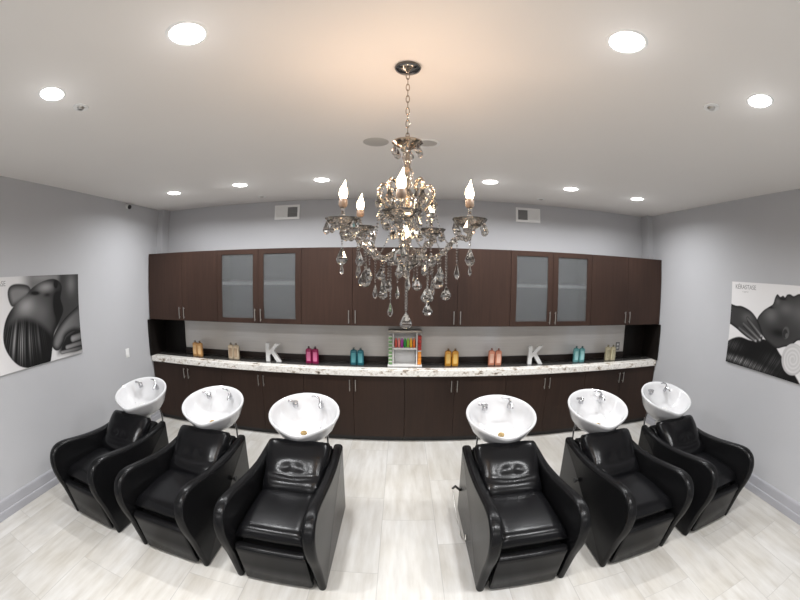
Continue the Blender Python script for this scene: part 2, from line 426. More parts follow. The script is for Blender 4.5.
# ------------------------------------------------------------------ shampoo backwash chairs
def chair_profile():
    pts = [(1.69, 0.0), (1.672, .12), (1.645, .27), (1.603, .40), (1.587, .50), (1.600, .585), (1.645, .652), (1.725, .688), (1.83, .690),
           (1.98, .668), (2.2, .637), (2.45, .622), (2.66, .640)]
    c = [(p.x, p.y) for p in catmull([(a, b, 0) for a, b in pts], 5)]
    return c + [(2.80, .656), (2.815, .65), (2.82, .63), (2.78, 0.0)]
YO = 2.2   # chair origin in depth
HW = .3275
def shift(o): o.location = (0, -YO, 0); return o
def make_chair(label):
    t = thing('backwash_chair', label, 'salon chair', (0, YO, 0), 'shampoo backwash chairs')
    pr = chair_profile()
    for s in (-1, 1):
        bm = bmesh.new()
        a, b = (-HW, -HW + .078) if s < 0 else (HW - .078, HW)
        rounded_prism(bm, pr, a, b, .029, 6)
        # gentle outward swell of the front of the arm
        for v in bm.verts:
            w = math.exp(-((v.co.y - 1.66) / .22) ** 2) * math.exp(-((v.co.z - .56) / .22) ** 2)
            v.co.x += s * .003 * w
            if s * v.co.x < HW - .045:
                v.co.x -= s * .003 * w
                v.co.x += s * .018 * max(0, 1 - v.co.z / .42) * max(0, min(1, (1.9 - v.co.y) / .15))
        shift(obj('arm_panel', bm, M['vinyl_side'], t, smooth=60))
    # rear shell between the arms
    bm = bmesh.new(); rounded_prism(bm, [(2.33, .02), (2.33, .40), (2.60, .615), (2.68, .655), (2.76, .655), (2.79, .62), (2.77, .02)], -.247, .247, .012, 3)
    shift(obj('rear_shell', bm, M['vinyl_side'], t, smooth=40))
    bm = bmesh.new(); rbox(bm, -.228, .228, 1.75, 2.32, .012, .345, .01, 2)
    shift(obj('seat_base', bm, M['black'], t, smooth=40))
    # seat cushion
    rings = []
    for k in range(25):
        y = 1.715 + (2.30 - 1.715) * k / 24
        e = min(1, (y - 1.715) / .075); rr = math.sqrt(max(0, 1 - (1 - e) ** 2))
        zt = .428 + .066 * rr + .012 * math.sin(PI * k / 24) - .03 * max(0, (y - 2.2) / .1) ** 2
        zb = .405 - .030 * rr
        ring = []
        for j in range(17):
            u = -1 + j / 8
            ring.append((.2485 * math.copysign(abs(u) ** .8, u) if abs(u) < 1 else .2485 * u, y, zb + (zt - zb) * (1 - abs(u) ** 8 * .55)))
        for j in range(9):
            u = 1 - j / 4
            ring.append((.245 * u, y, zb + .006 * abs(u) ** 6))
        rings.append(ring)
    bm = bmesh.new(); loft(bm, rings)
    shift(obj('seat', bm, M['vinyl'], t, smooth=60))
    # backrest with lumbar roll, crease and buttoned head pad
    P0, P1 = Vector((2.270, .405)), Vector((2.668, .718))
    d = (P1 - P0).normalized(); nf = Vector((-d.y, d.x))
    rings = []
    NV, NU = 34, 26
    for k in range(NV + 1):
        v = k / NV
        c = P0 + (P1 - P0) * v
        env = (1 - abs(2 * v - 1) ** 7) ** .5 if 0 < v < 1 else 0
        w = .243 + .018 * min(1, max(0, (v - .45) / .25)) - .02 * max(0, (v - .9) / .1) ** 2
        front, back = [], []
        for j in range(NU + 1):
            u = -1 + 2 * j / NU
            th = .02 + .075 * env * (1 - abs(u) ** 6) ** .5
            th += .012 * math.exp(-((v - .2) / .13) ** 2) * (1 - u * u * .5)
            th -= .010 * math.exp(-((v - .40 + .10 * (1 - u * u)) / .05) ** 2) * (1 - u ** 4)
            th += .012 * math.exp(-((v - .62) / .18) ** 2) * (1 - u * u)
            for ub in (-.2, .2):
                th -= .009 * math.exp(-((u - ub) / .20) ** 2 - ((v - .48 + .12 * abs(u)) / .07) ** 2)
            th += .004 * math.exp(-((u) / .10) ** 2 - ((v - .47) / .06) ** 2)
            q = c + nf * th
            front.append((u * w, q.x, q.y))
        for j in range(9):
            u = 1 - 2 * j / 8
            q = c - nf * (.035 * env * (1 - abs(u) ** 6) ** .5 + .005)
            back.append((u * w, q.x, q.y))
        rings.append(front + back)
    bm = bmesh.new(); loft(bm, rings)
    shift(obj('backrest', bm, M['vinyl'], t, smooth=70))
    # footrest: padded flap with a rolled top lip
    pr2 = [(1.695, .018), (1.678, .03), (1.664, .20), (1.650, .32), (1.642, .348), (1.648, .368), (1.668, .380), (1.70, .378), (1.735, .355), (1.735, .018)]
    bm = bmesh.new(); rounded_prism(bm, pr2, -.242, .242, .018, 4)
    shift(obj('footrest', bm, M['vinyl_side'], t, smooth=50))
    # ceramic basin
    basin = bpy.data.objects.new('basin', None); C.objects.link(basin)
    A, Bh = .304, .314
    NS = 56
    outer = [(.12, -.222), (.32, -.216), (.52, -.196), (.70, -.156), (.84, -.102), (.92, -.045), (.975, -.008), (.998, .010), (.985, .021), (.955, .022)]
    inner = [(.92, .012), (.885, -.012), (.83, -.05), (.74, -.09), (.6, -.122), (.42, -.14), (.22, -.148), (.08, -.150)]
    rings = []
    for idx, (rho, h) in enumerate(outer + inner):
        ring = []
        inn = idx >= len(outer)
        for k in range(NS):
            a = 2 * PI * k / NS
            da = (a - 1.5 * PI + PI) % (2 * PI) - PI
            notch = math.exp(-(da / .42) ** 2)
            wgt = max(0, (rho - .72) / .28)
            r_ = rho * (1 - .05 * notch * wgt)
            y = Bh * r_ * math.sin(a); x = A * r_ * math.cos(a)
            hh = h - .055 * notch * wgt
            if inn:
                back = max(0, math.sin(a)); q = (1 - abs(rho - .6) / .4) if .2 < rho < 1 else 0
                y -= .075 * back * min(1, (0.93 - rho) / .2) * (1 if rho < .93 else 0)
                y -= .03 * (1 - rho)
            ring.append((x, y, hh))
        rings.append(ring)
    bm = bmesh.new(); loft(bm, rings)
    bowl = obj('basin', bm, M['ceramic'], t, smooth=80)
    bpy.data.objects.remove(basin); bowl.name = 'basin'
    bowl.location = (0, 2.848 - YO, .900); bowl.rotation_euler = (math.radians(13), 0, 0)
    # drain, faucet, sprayer on the basin
    bm = bmesh.new(); lathe(bm, [(0, .004), (.012, .004), (.016, .008), (.026, .008), (.028, 0), (.028, -.006)], 20, (0, -.085, -.143))
    dr = obj('drain', bm, M['brass'], bowl, smooth=40); dr['label'] = 'brassy drain ring'
    bm = bmesh.new()
    lathe(bm, [(.024, -.03), (.024, .0), (.018, .012), (.014, .028), (0, .03)], 18, (.115, .165, .0))
    tube(bm, [(.115, .165, .025), (.105, .175, .05), (.07, .19, .062), (.035, .19, .060)], .008, 8, [.010, .009, .008, .006])
    tube(bm, [(.115, .165, .02), (.12, .12, .02), (.122, .09, .005)], .009, 8)
    obj('faucet', bm, M['chrome'], bowl, smooth=50)
    bm = bmesh.new()
    lathe(bm, [(.026, -.03), (.026, -.002), (.020, .006), (.014, .010)], 18, (-.115, .150, .0))
    tube(bm, [(-.115 + .020 * math.cos(q), .150 + .020 * math.sin(q), .014) for q in np.linspace(0, 2 * PI * .98, 20)], .0045, 8)
    tube(bm, [(-.115, .150, .012), (-.145, .145, .024), (-.175, .140, .026)], .008, 8, [.008, .010, .012])
    obj('sprayer', bm, M['chrome'], bowl, smooth=50)
    # pipes that carry the basin down behind the seat
    bm = bmesh.new()
    tube(bm, catmull([(0, 2.83, .76), (0, 2.885, .70), (0, 2.89, .5), (0, 2.89, .0)], 6), .042, 16)
    shift(obj('pedestal_pipe', bm, M['white'], t, smooth=60))
    for s in (-1, 1):
        bm = bmesh.new()
        tube(bm, catmull([(s * .13, 2.87, .76), (s * .16, 2.95, .71), (s * .17, 2.95, .55), (s * .15, 2.93, .25), (s * .10, 2.90, .0)], 6), .009, 8)
        shift(obj('water_hose', bm, M['chrome'], t, smooth=60))
    return t
CX = [-2.598, -1.686, -.802, .844, 1.795, 2.690]
clabel = ['black vinyl backwash chair with white basin, closest to the left wall',
          'black vinyl backwash chair with white basin, middle of the left three',
          'black vinyl backwash chair with white basin, just left of the open centre aisle',
          'black vinyl backwash chair with white basin, just right of the open centre aisle',
          'black vinyl backwash chair with white basin, middle of the right three',
          'black vinyl backwash chair with white basin, closest to the right wall']
ch0 = make_chair(clabel[0]); ch0.location = (CX[0], YO, 0)
chairs = [ch0] + [dup(ch0, (CX[i], YO, 0), clabel[i]) for i in range(1, 6)]
def knob(parent, s):
    bm = bmesh.new()
    tube(bm, [(s * HW, 2.42 - YO, .42), (s * (HW + .02), 2.42 - YO, .42)], .012, 12)
    tube(bm, [(s * (HW + .02), 2.42 - YO, .42), (s * (HW + .035), 2.42 - YO, .42)], .022, 14)
    obj('recline_knob', bm, M['black'], parent, smooth=50)
knob(chairs[1], 1); knob(chairs[4], -1)
bm = bmesh.new()
tube(bm, [(-HW - .004, 2.70 - YO, .26), (-HW - .03, 2.80 - YO, .24), (-HW - .045, 2.84 - YO, .19)], .011, 10)
lv = obj('recline_lever', bm, M['black'], chairs[3], smooth=50)
bm = bmesh.new()
tube(bm, catmull([(-HW - .045, 2.84 - YO, .19), (-HW - .04, 2.6 - YO, .10), (-HW - .03, 2.32 - YO, .045), (-HW - .012, 2.22 - YO, .07), (-HW - .004, 2.26 - YO, .10)], 6), .005, 8)
cb = obj('lever_cable', bm, M['steel'], lv, smooth=60)

# ------------------------------------------------------------------ ceiling fittings
def make_light(label):
    t = thing('ceiling_downlight', label, 'ceiling light', (0, 0, ZC), 'recessed ceiling downlights')
    bm = bmesh.new(); lathe(bm, [(.076, -.0005), (.079, -.004), (.088, -.006), (.094, -.0005)], 40)
    obj('trim_ring', bm, M['white'], t, smooth=60)
    bm = bmesh.new(); lathe(bm, [(0, -.003), (.05, -.003), (.077, -.0025), (.077, -.0006), (0, -.0006)], 40)
    obj('diffuser', bm, M['glow'], t, smooth=60)
    return t
LP = [(-.829, 1.006, 'large round ceiling downlight left of the chandelier canopy'), (.865, 1.017, 'large round ceiling downlight right of the chandelier canopy'),
      (-1.747, .982, 'large round ceiling downlight nearest the left wall, beside the left sprinkler'), (1.769, .955, 'large round ceiling downlight nearest the right wall, beside the right sprinkler'),
      (-2.602, 3.58, 'small-looking downlight in the back corner by the left wall'), (-1.711, 3.58, 'second back-row downlight from the left wall, left of the left air vent'),
      (-.81, 3.605, 'back-row downlight between the left air vent and the chandelier'), (.875, 3.605, 'back-row downlight between the chandelier and the right air vent'),
      (1.778, 3.58, 'second back-row downlight from the right wall, right of the right air vent'), (2.701, 3.585, 'small-looking downlight in the back corner by the right wall')]
l0 = make_light(LP[0][2]); l0.location = (LP[0][0], LP[0][1], ZC)
for x, y, lab in LP[1:]: dup(l0, (x, y, ZC), lab)
def lamp(x, y, p, col=(.975, .985, 1.0)):
    L = bpy.data.lights.new('downlight_and_fill_lamp', 'AREA'); L.shape = 'DISK'; L.size = .15; L.energy = p; L.color = col; L.spread = math.radians(160)
    o = bpy.data.objects.new('downlight_and_fill_lamp', L); o.location = (x, y, ZC - .012); C.objects.link(o)
for x, y, _ in LP: lamp(x, y, 25 if y < 2 else 19.5)
for x, y, _ in LP:
    L = bpy.data.lights.new('added_spill_fill', 'POINT'); L.energy = .4; L.color = (.98, .985, 1); L.shadow_soft_size = .07  # added point lamps that brighten the upper walls and ceiling
    o = bpy.data.objects.new('added_spill_fill', L); o.location = (x, y, ZC - .16); C.objects.link(o)
for x in (-2.6, -.85, .85, 2.6): lamp(x, -1.5, 25)  # unseen lamps without fixtures, added behind the camera for room brightness

def make_sprinkler(label, r):
    t = thing('ceiling_sprinkler', label, 'sprinkler', (0, 0, ZC), 'fire sprinklers')
    bm = bmesh.new(); lathe(bm, [(.0, -.004), (r * .6, -.004), (r, -.007), (r * 1.08, -.0006)], 24)
    obj('ceiling_plate', bm, M['white'], t, smooth=50)
    bm = bmesh.new(); lathe(bm, [(r * .55, -.003), (r * .45, -.008), (r * .2, -.012), (r * .42, -.014), (r * .38, -.017), (0, -.017)], 16)
    obj('sprinkler_head', bm, M['steel'], t, smooth=40)
    return t
s0 = make_sprinkler('fire sprinkler in the ceiling near the left large downlight', .050); s0.location = (-1.741, 1.237, ZC)
dup(s0, (1.609, 1.245, ZC), 'fire sprinkler in the ceiling near the right large downlight')
dup(s0, (-1.707, 4.24, ZC), 'small fire sprinkler in the ceiling above the left air vent')
dup(s0, (1.671, 4.23, ZC), 'small fire sprinkler in the ceiling above the right air vent')
bm = bmesh.new(); lathe(bm, [(0, -.004), (.085, -.004), (.092, -.0006)], 40)
tag(obj('ceiling_speaker', bm, M['grille_warm'], smooth=50, loc=(-.193, 2.54, ZC)), 'flat grey round speaker grille in the ceiling left of the chandelier chain', 'speaker')
t = thing('ceiling_speaker', 'round ceiling speaker with a white ring right of the chandelier chain', 'speaker', (.172, 2.55, ZC))
bm = bmesh.new(); lathe(bm, [(.070, -.0006), (.072, -.008), (.090, -.008), (.094, -.0006)], 40); obj('ring', bm, M['white'], t, smooth=50)
bm = bmesh.new(); lathe(bm, [(0, -.003), (.0695, -.003), (.0695, -.0008), (0, -.0008)], 40); obj('grille', bm, M['grille_warm'], t, smooth=50)

def make_vent(label, flip):
    t = thing('air_vent', label, 'air vent', (0, YW, 2.85), 'wall air vents')
    w, h = .172, .095
    bm = bmesh.new()
    f = .03
    box(bm, -w, w, -.012, -.001, h - f, h); box(bm, -w, w, -.012, -.001, -h, -h + f)
    box(bm, -w, -w + f, -.012, -.001, -h + f, h - f); box(bm, w - f, w, -.012, -.001, -h + f, h - f); box(bm, -.008, .008, -.012, -.001, -h + f, h - f)
    obj('vent_frame', bm, M['white'], t, bevel=.002)
    for a, b, dark in ((-w + f, -.008, flip), (.008, w - f, not flip)):
        bm = bmesh.new()
        for k in range(6):
            z = -h + f + (k + .5) * (2 * h - 2 * f) / 6
            vs = box(bm, a + .001, b - .001, -.010, -.003, z - .0025, z + .0025)
            for v in vs: v.co.z += (v.co.y + .0065) * (1.2 if dark else -3.0)
        obj('louver', bm, M['grille'] if dark else M['white'], t)
        obj('louver_backing', one(box, a, b, -.0028, -.0012, -h + f, h - f), M['grille'] if dark else M['inner'], t)
    return t
v0 = make_vent('white rectangular air vent on the back wall above the left cabinets', False); v0.location = (-1.487, YW, 2.85)
v1 = make_vent('white rectangular air vent on the back wall above the right cabinets', True); v1.location = (1.630, YW, 2.85)

# security camera high on the left wall
t = thing('security_camera', 'small dome security camera high on the left wall under the ceiling', 'camera', (XW0 + .001, 3.69, 2.945))
bm = bmesh.new(); tube(bm, [(0, 0, .012), (.05, 0, .012)], .034, 20); obj('wall_mount', bm, M['white'], t, smooth=50)
bm = bmesh.new(); lathe(bm, [(0, -.03), (.014, -.027), (.025, -.016), (.03, 0), (.025, .016), (.014, .027), (0, .03)], 20, (.062, -.012, -.006)); obj('dome', bm, M['black'], t, smooth=90)
# outlets
def outlet(label, loc, rz, m):
    t = thing('wall_outlet', label, 'outlet', loc); t.rotation_euler = (0, 0, rz)
    bm = bmesh.new(); rbox(bm, -.037, .037, -.006, 0, -.058, .058, .003, 2); obj('cover_plate', bm, m, t, smooth=40)
    for z in (-.024, .024):
        bm = bmesh.new(); rbox(bm, -.017, .017, -.008, -.0062, z - .014, z + .014, .0008, 1); obj('socket', bm, M['white'], t)
outlet('white electrical outlet on the left wall below the poster height', (XW0 + .001, 3.67, 1.08), PI / 2, M['white'])
t_ = outlet('grey electrical outlet on the metal backsplash beside the pale cream bottles', (3.12, YW - .0125, 1.10), 0, M['grille'])

# ------------------------------------------------------------------ chandelier
CHX, CHY = .018, 1.49
ch = thing('chandelier', 'five-armed smoky crystal chandelier with lit flame bulbs hanging from the ceiling', 'chandelier', (CHX, CHY, ZC))
def Z(z): return z - ZC
def drop_mesh(L, r, seg=8):
    bm = bmesh.new()
    lathe(bm, [(0, 0), (r * .25, -L * .10), (r * .55, -L * .32), (r * .95, -L * .60), (r, -L * .70), (r * .78, -L * .87), (r * .35, -L * .97), (0, -L)], seg)
    bmesh.ops.scale(bm, vec=(1, .72, 1), verts=bm.verts[:])
    for v in bm.verts: v.co.z -= .006
    tube(bm, [(0, 0, 0), (0, 0, -.008)], .0012, 5)
    return bm
def me_of(bm, name, m, flat=True):
    bmesh.ops.recalc_face_normals(bm, faces=bm.faces[:])
    me = bpy.data.meshes.new(name); bm.to_mesh(me); bm.free(); me.materials.append(m)
    if not flat:
        for p in me.polygons: p.use_smooth = True
    return me
ME = {'small': me_of(drop_mesh(.044, .0145), 'crystal_drop', M['crystal']),
      'mid': me_of(drop_mesh(.056, .0205), 'crystal_drop', M['crystal']),
      'big': me_of(drop_mesh(.070, .026, 10), 'crystal_drop', M['crystal']),
      'slim': me_of(drop_mesh(.060, .0105, 6), 'crystal_drop', M['crystal'])}
def link(me, name, parent, loc, rz=0, s=1):
    o = bpy.data.objects.new(name, me); C.objects.link(o); o.parent = parent; o.location = loc; o.rotation_euler = (0, 0, rz); o.scale = (s, s, s)
    return o
def bead_string(parent, p0, p1, n, r=.0045, sag=0.0):
    bm = bmesh.new()
    p0, p1 = Vector(p0), Vector(p1)
    for k in range(n):
        t = (k + .5) / n
        p = p0.lerp(p1, t); p.z -= sag * 4 * t * (1 - t)
        lathe(bm, [(0, r), (r * .9, r * .35), (r * .9, -r * .35), (0, -r)], 6, p)
    return obj('bead_chain', bm, M['crystal'], parent)
# canopy, chain
bm = bmesh.new(); lathe(bm, [(0, -.001), (.056, -.001), (.060, -.008), (.055, -.018), (.040, -.026), (.018, -.032), (.008, -.038), (0, -.04)], 32)
obj('canopy', bm, M['dark_metal'], ch, smooth=60)
bm = bmesh.new()
zz = -.036; k = 0
while zz > Z(2.635):
    a = (k % 2) * PI / 2
    pts = [(.0075 * math.cos(q) * math.cos(a), .0075 * math.cos(q) * math.sin(a), zz - .018 + .019 * math.sin(q)) for q in np.linspace(0, 2 * PI, 17)]
    tube(bm, pts, .0022, 6); zz -= .031; k += 1
obj('chain', bm, M['champagne'], ch, smooth=60)
# top crown
bm = bmesh.new(); lathe(bm, [(.004, Z(2.64)), (.010, Z(2.625)), (.008, Z(2.605)), (.022, Z(2.60)), (.050, Z(2.606)), (.062, Z(2.612)), (.064, Z(2.606)), (.046, Z(2.592)), (.018, Z(2.578)), (.010, Z(2.57))], 28,
                       wob=lambda a: 1 + .03 * math.cos(12 * a))
cr = obj('crown_dish', bm, M['champagne'], ch, smooth=60)
for k in range(6):
    a = k * PI / 3 + .3
    link(ME['mid'], 'crystal_drop', cr, (.056 * math.cos(a), .056 * math.sin(a), Z(2.598)), a + PI / 2, .85)
# stem
bm = bmesh.new()
lathe(bm, [(.008, Z(2.575)), (.020, Z(2.56)), (.024, Z(2.54)), (.014, Z(2.515)), (.010, Z(2.50)), (.022, Z(2.485)), (.028, Z(2.46)), (.018, Z(2.42)), (.012, Z(2.40)), (.026, Z(2.385)), (.034, Z(2.35)),
           (.024, Z(2.30)), (.014, Z(2.275)), (.024, Z(2.262)), (.030, Z(2.24)), (.020, Z(2.20)), (.016, Z(2.17)), (.05, Z(2.15)), (.062, Z(2.125)), (.05, Z(2.098)), (.024, Z(2.08)), (.012, Z(2.065)), (.016, Z(2.05)), (0, Z(2.035))], 20)
obj('stem', bm, M['cglass'], ch, smooth=35)
bm = bmesh.new(); lathe(bm, [(.006, Z(2.57)), (.006, Z(2.08)), (0, Z(2.08))], 8); obj('stem_rod', bm, M['champagne'], ch, smooth=60)
# inner bulb behind the front arm
bm = bmesh.new(); lathe(bm, [(.010, 0), (.014, .012), (.013, .03), (.006, .05), (0, .058)], 14, (0, 0, 0))
bib = obj('inner_bulb', bm, M['bulb'], ch, smooth=90, loc=(-.006, -.045, Z(2.195)))
bm = bmesh.new(); lathe(bm, [(0, 0), (.012, 0), (.012, .022), (.0, .022)], 12, (0, 0, -.022)); obj('bulb_socket', bm, M['pink_socket'], bib, smooth=50)
# main and upper arms
AR = .262
NA = 5
def arm_mesh_profile():
    return [(.045, 2.150), (.085, 2.122), (.125, 2.122), (.165, 2.150), (.195, 2.185), (.222, 2.200), (.246, 2.192), (.260, 2.200), (.262, 2.232)]
ANG = [5, 69, 128, 206, 297]
for i in range(NA):
    a = -PI / 2 - math.radians(ANG[i]); step = math.radians(((ANG[(i + 1) % NA] - ANG[i]) % 360))
    ca, sa = math.cos(a), math.sin(a)
    pos = lambda r, z, off=0.0: (r * ca - off * sa, r * sa + off * ca, Z(z))
    path = catmull([pos(r, z) for r, z in arm_mesh_profile()], 6)
    bm = bmesh.new()
    tube(bm, path, .008, 10, [.0105 + .0022 * math.sin(k * 1.6) for k in range(len(path))])
    arm = obj('arm', bm, M['cglass'], ch)
    cup = (AR * ca, AR * sa, Z(2.235))
    bm = bmesh.new(); lathe(bm, [(0, -.012), (.014, -.010), (.030, 0), (.052, .012), (.064, .028), (.067, .033), (.062, .031), (.048, .018), (.026, .008), (0, .005)], 36, wob=lambda q: 1 + .035 * math.cos(9 * q))
    bob = obj('candle_dish', bm, M['cglass'], arm, smooth=50, loc=cup)
    bm = bmesh.new(); lathe(bm, [(0, .006), (.018, .008), (.010, .022), (.0075, .03), (.0125, .042), (.0075, .054), (.007, .075), (0, .075)], 14)
    obj('candle_stem', bm, M['cglass'], arm, smooth=50, loc=cup)
    bm = bmesh.new(); lathe(bm, [(0, .075), (.012, .075), (.0175, .085), (.0165, .106), (.012, .110), (0, .110)], 16)
    obj('bulb_socket', bm, M['pink_socket'], arm, smooth=50, loc=cup)
    bm = bmesh.new(); lathe(bm, [(.009, .110), (.016, .120), (.0195, .133), (.0165, .150), (.009, .166), (.0035, .182), (0, .192)], 16)
    for v in bm.verts:
        if v.co.z > .155: v.co.x += (v.co.z - .155) * .2
    obj('bulb', bm, M['bulb'], arm, smooth=90, loc=cup).scale = (.88, .88, .97)
    L = bpy.data.lights.new('bulb_lamp', 'POINT'); L.energy = 2.2; L.color = (1, .67, .45); L.shadow_soft_size = .02
    lo = bpy.data.objects.new('bulb_lamp', L); lo.location = (CHX + cup[0], CHY + cup[1], ZC + cup[2] + .225); C.objects.link(lo)
    # drops round the dish
    for k in range(6):
        q = k * PI / 3 + .4 + i
        link(ME['small' if k % 2 else 'mid'], 'crystal_drop', arm, (cup[0] + .061 * math.cos(q), cup[1] + .061 * math.sin(q), cup[2] + .028), q + PI / 2, .95)
    # large pendants below
    bead_string(arm, (cup[0], cup[1], Z(2.222)), (cup[0], cup[1], Z(2.165)), 6)
    link(ME['big'], 'crystal_drop', arm, (cup[0], cup[1], Z(2.165)), a + PI / 2 + .5)
    link(ME['slim'], 'crystal_drop', arm, (cup[0], cup[1], Z(2.10)), a, .7)
    for r, z0, z1, kind, off in ((.205, 2.185, 2.115, 'slim', .016), (.150, 2.132, 2.10, 'mid', -.016), (.105, 2.118, 2.06, 'slim', .014)):
        zz = z1 + random.uniform(-.012, .012)
        bead_string(arm, pos(r, z0, off), pos(r, zz, off), max(3, int((z0 - zz) / .010)))
        link(ME[kind], 'crystal_drop', arm, pos(r, zz, off), a + random.uniform(0, 3))
    # bead swag from scroll to arm
    # upper scroll
    a2 = a - step / 2
    cb2, sb2 = math.cos(a2), math.sin(a2)
    p2 = lambda r, z: (r * cb2, r * sb2, Z(z))
    path = catmull([p2(.02, 2.29), p2(.055, 2.30), p2(.095, 2.345), p2(.118, 2.395), p2(.105, 2.425), p2(.075, 2.42), p2(.066, 2.395), p2(.08, 2.385)], 6)
    bm = bmesh.new(); tube(bm, path, .0065, 8, [.007 + .0015 * math.sin(k * 1.6) for k in range(len(path))])
    us = obj('upper_scroll', bm, M['champagne'], ch, smooth=50)
    link(ME['mid'], 'crystal_drop', us, p2(.118, 2.388), a2 + PI / 2)
    bead_string(us, p2(.112, 2.40), p2(.110, 2.33), 7, .005)
    bead_string(us, p2(.098, 2.42), (.16 * ca, .16 * sa, Z(2.13)), 24, .0042, .05)
    bead_string(us, p2(.10, 2.415), (.19 * math.cos(a - step), .19 * math.sin(a - step), Z(2.17)), 22, .0042, .06)
    link(ME['small'], 'crystal_drop', us, p2(.110, 2.325), a2, 1)
    link(ME['mid'], 'crystal_drop', us, p2(.09, 2.345), a2 + 1.0, .9)
    link(ME['small'], 'crystal_drop', us, p2(.070, 2.392), a2 + .4, 1)
    link(ME['mid'], 'crystal_drop', us, p2(.062, 2.145), a2 + .3, .9)
    bead_string(us, p2(.055, 2.31), p2(.055, 2.25), 6, .005)
    link(ME['mid'], 'crystal_drop', us, p2(.055, 2.25), a2 + 1.2, .9)
# long strands hanging from the hub and the arms
for x, y, z0, z1, kind in ((.080, -.05, 2.13, 2.02, 'big'), (.084, -.03, 2.13, 1.955, 'mid'), (-.062, -.04, 2.13, 1.955, 'slim'), (-.036, .03, 2.12, 2.02, 'slim'),
                           (-.074, .02, 2.13, 2.045, 'mid'), (-.090, -.05, 2.13, 2.02, 'mid'), (-.165, -.03, 2.17, 2.08, 'big'), (-.128, .05, 2.14, 2.02, 'slim'),
                           (.128, .03, 2.14, 2.075, 'big'), (.152, -.06, 2.15, 2.02, 'mid'), (.045, .06, 2.12, 2.05, 'mid'), (.11, .08, 2.13, 2.03, 'slim')):
    st_ = bead_string(ch, (x, y, Z(z0)), (x, y, Z(z1)), max(4, int((z0 - z1) / .0105)), .005)
    link(ME[kind], 'crystal_drop', st_, (x, y, Z(z1)), random.uniform(-.6, .6))
bs_ = bead_string(ch, (0, 0, Z(2.037)), (0, 0, Z(1.91)), 11, .0072)
link(ME['big'], 'crystal_drop', bs_, (0, 0, Z(1.912)), .2)

# ------------------------------------------------------------------ things on the counter
def bottle_mesh(w, d, h, m_body, m_cap, m_label, label, x, y, group):
    t = thing('shampoo_bottle', label, 'bottle', (x, y, ZT + .001), group)
    bm = bmesh.new()
    rings = []
    for s, z in ((.9, 0), (1, .006), (1, h * .5), (1.0, h * .86), (.93, h * .95), (.6, h), (.36, h * 1.01)):
        rings.append([(w / 2 * s * math.copysign(abs(math.cos(q)) ** .5, math.cos(q)), d / 2 * s * math.copysign(abs(math.sin(q)) ** .5, math.sin(q)), z) for q in np.linspace(0, 2 * PI, 24, endpoint=False)])
    loft(bm, rings); obj('body', bm, m_body, t, smooth=50)
    bm = bmesh.new()
    lathe(bm, [(w * .19, h * 1.01), (w * .19, h * 1.06), (w * .08, h * 1.065), (w * .08, h * 1.11), (w * .16, h * 1.115), (w * .16, h * 1.145), (0, h * 1.15)], 14)
    box(bm, -w * .06, w * .06, -w * .48, 0, h * 1.12, h * 1.143)
    obj('pump', bm, m_cap, t, smooth=40)
    bm = bmesh.new()
    rbox(bm, -w * .30, w * .30, -d / 2 - .0013, -d / 2 + .002, h * .16, h * .80, .001, 1)
    obj('label_print', bm, m_label, t)
    return t
def plas(name, c, r=.28): return simple(name, c, r, noise=.04, nscale=15)
sets = [ # name, x centre, body colour, cap colour, label
    ('gold', -2.78, (.60, .33, .13), (.16, .09, .04), (.75, .50, .25), 'beside the left end panel'),
    ('cream', -2.195, (.66, .55, .40), (.22, .17, .12), (.42, .30, .20), 'left of the left letter K'),
    ('magenta', -1.10, (.30, .012, .085), (.05, .006, .02), (.62, .16, .30), 'right of the left letter K'),
    ('dark teal', -.535, (.022, .15, .19), (.008, .05, .06), (.10, .33, .36), 'left of the white display rack'),
    ('amber', .618, (.62, .29, .035), (.20, .10, .02), (.75, .48, .14), 'right of the white display rack'),
    ('salmon', 1.165, (.68, .27, .17), (.30, .09, .06), (.80, .48, .36), 'left of the right letter K'),
    ('pale teal', 2.36, (.14, .38, .39), (.03, .12, .13), (.33, .58, .58), 'right of the right letter K'),
    ('pale cream', 2.885, (.62, .56, .38), (.30, .26, .17), (.40, .36, .24), 'beside the right end panel')]
for nm, x, cb_, cc, cl, wh in sets:
    mb, mc, ml = plas(nm.replace(' ', '_') + '_bottle', cb_), plas(nm.replace(' ', '_') + '_pump', cc), plas(nm.replace(' ', '_') + '_print', cl, .5)
    for s, side in ((-1, 'left'), (1, 'right')):
        bottle_mesh(.080, .058, .185, mb, mc, ml, f'{nm} pump bottle, {side} one of the pair {wh}', x + s * .043, 4.43 + (.012 if s < 0 else 0), f'{nm} bottle pair')

def letter_k(x, label):
    poly = [(-.10, 0), (-.048, 0), (-.048, .080), (-.024, .106), (.045, 0), (.106, 0), (.012, .144), (.098, .235), (.036, .235), (-.048, .145), (-.048, .235), (-.10, .235)]
    bm = bmesh.new()
    loft(bm, [[(px, y, pz) for px, pz in poly] for y in (-.022, .022)])
    o = obj('letter_sign', bm, M['letter'], bevel=.002, loc=(x, 4.43, ZT + .001))
    tag(o, label, 'letter', 'white K letters')
letter_k(-1.615, 'white freestanding block letter K between the cream and magenta bottles')
letter_k(1.705, 'white freestanding block letter K between the salmon and pale teal bottles')

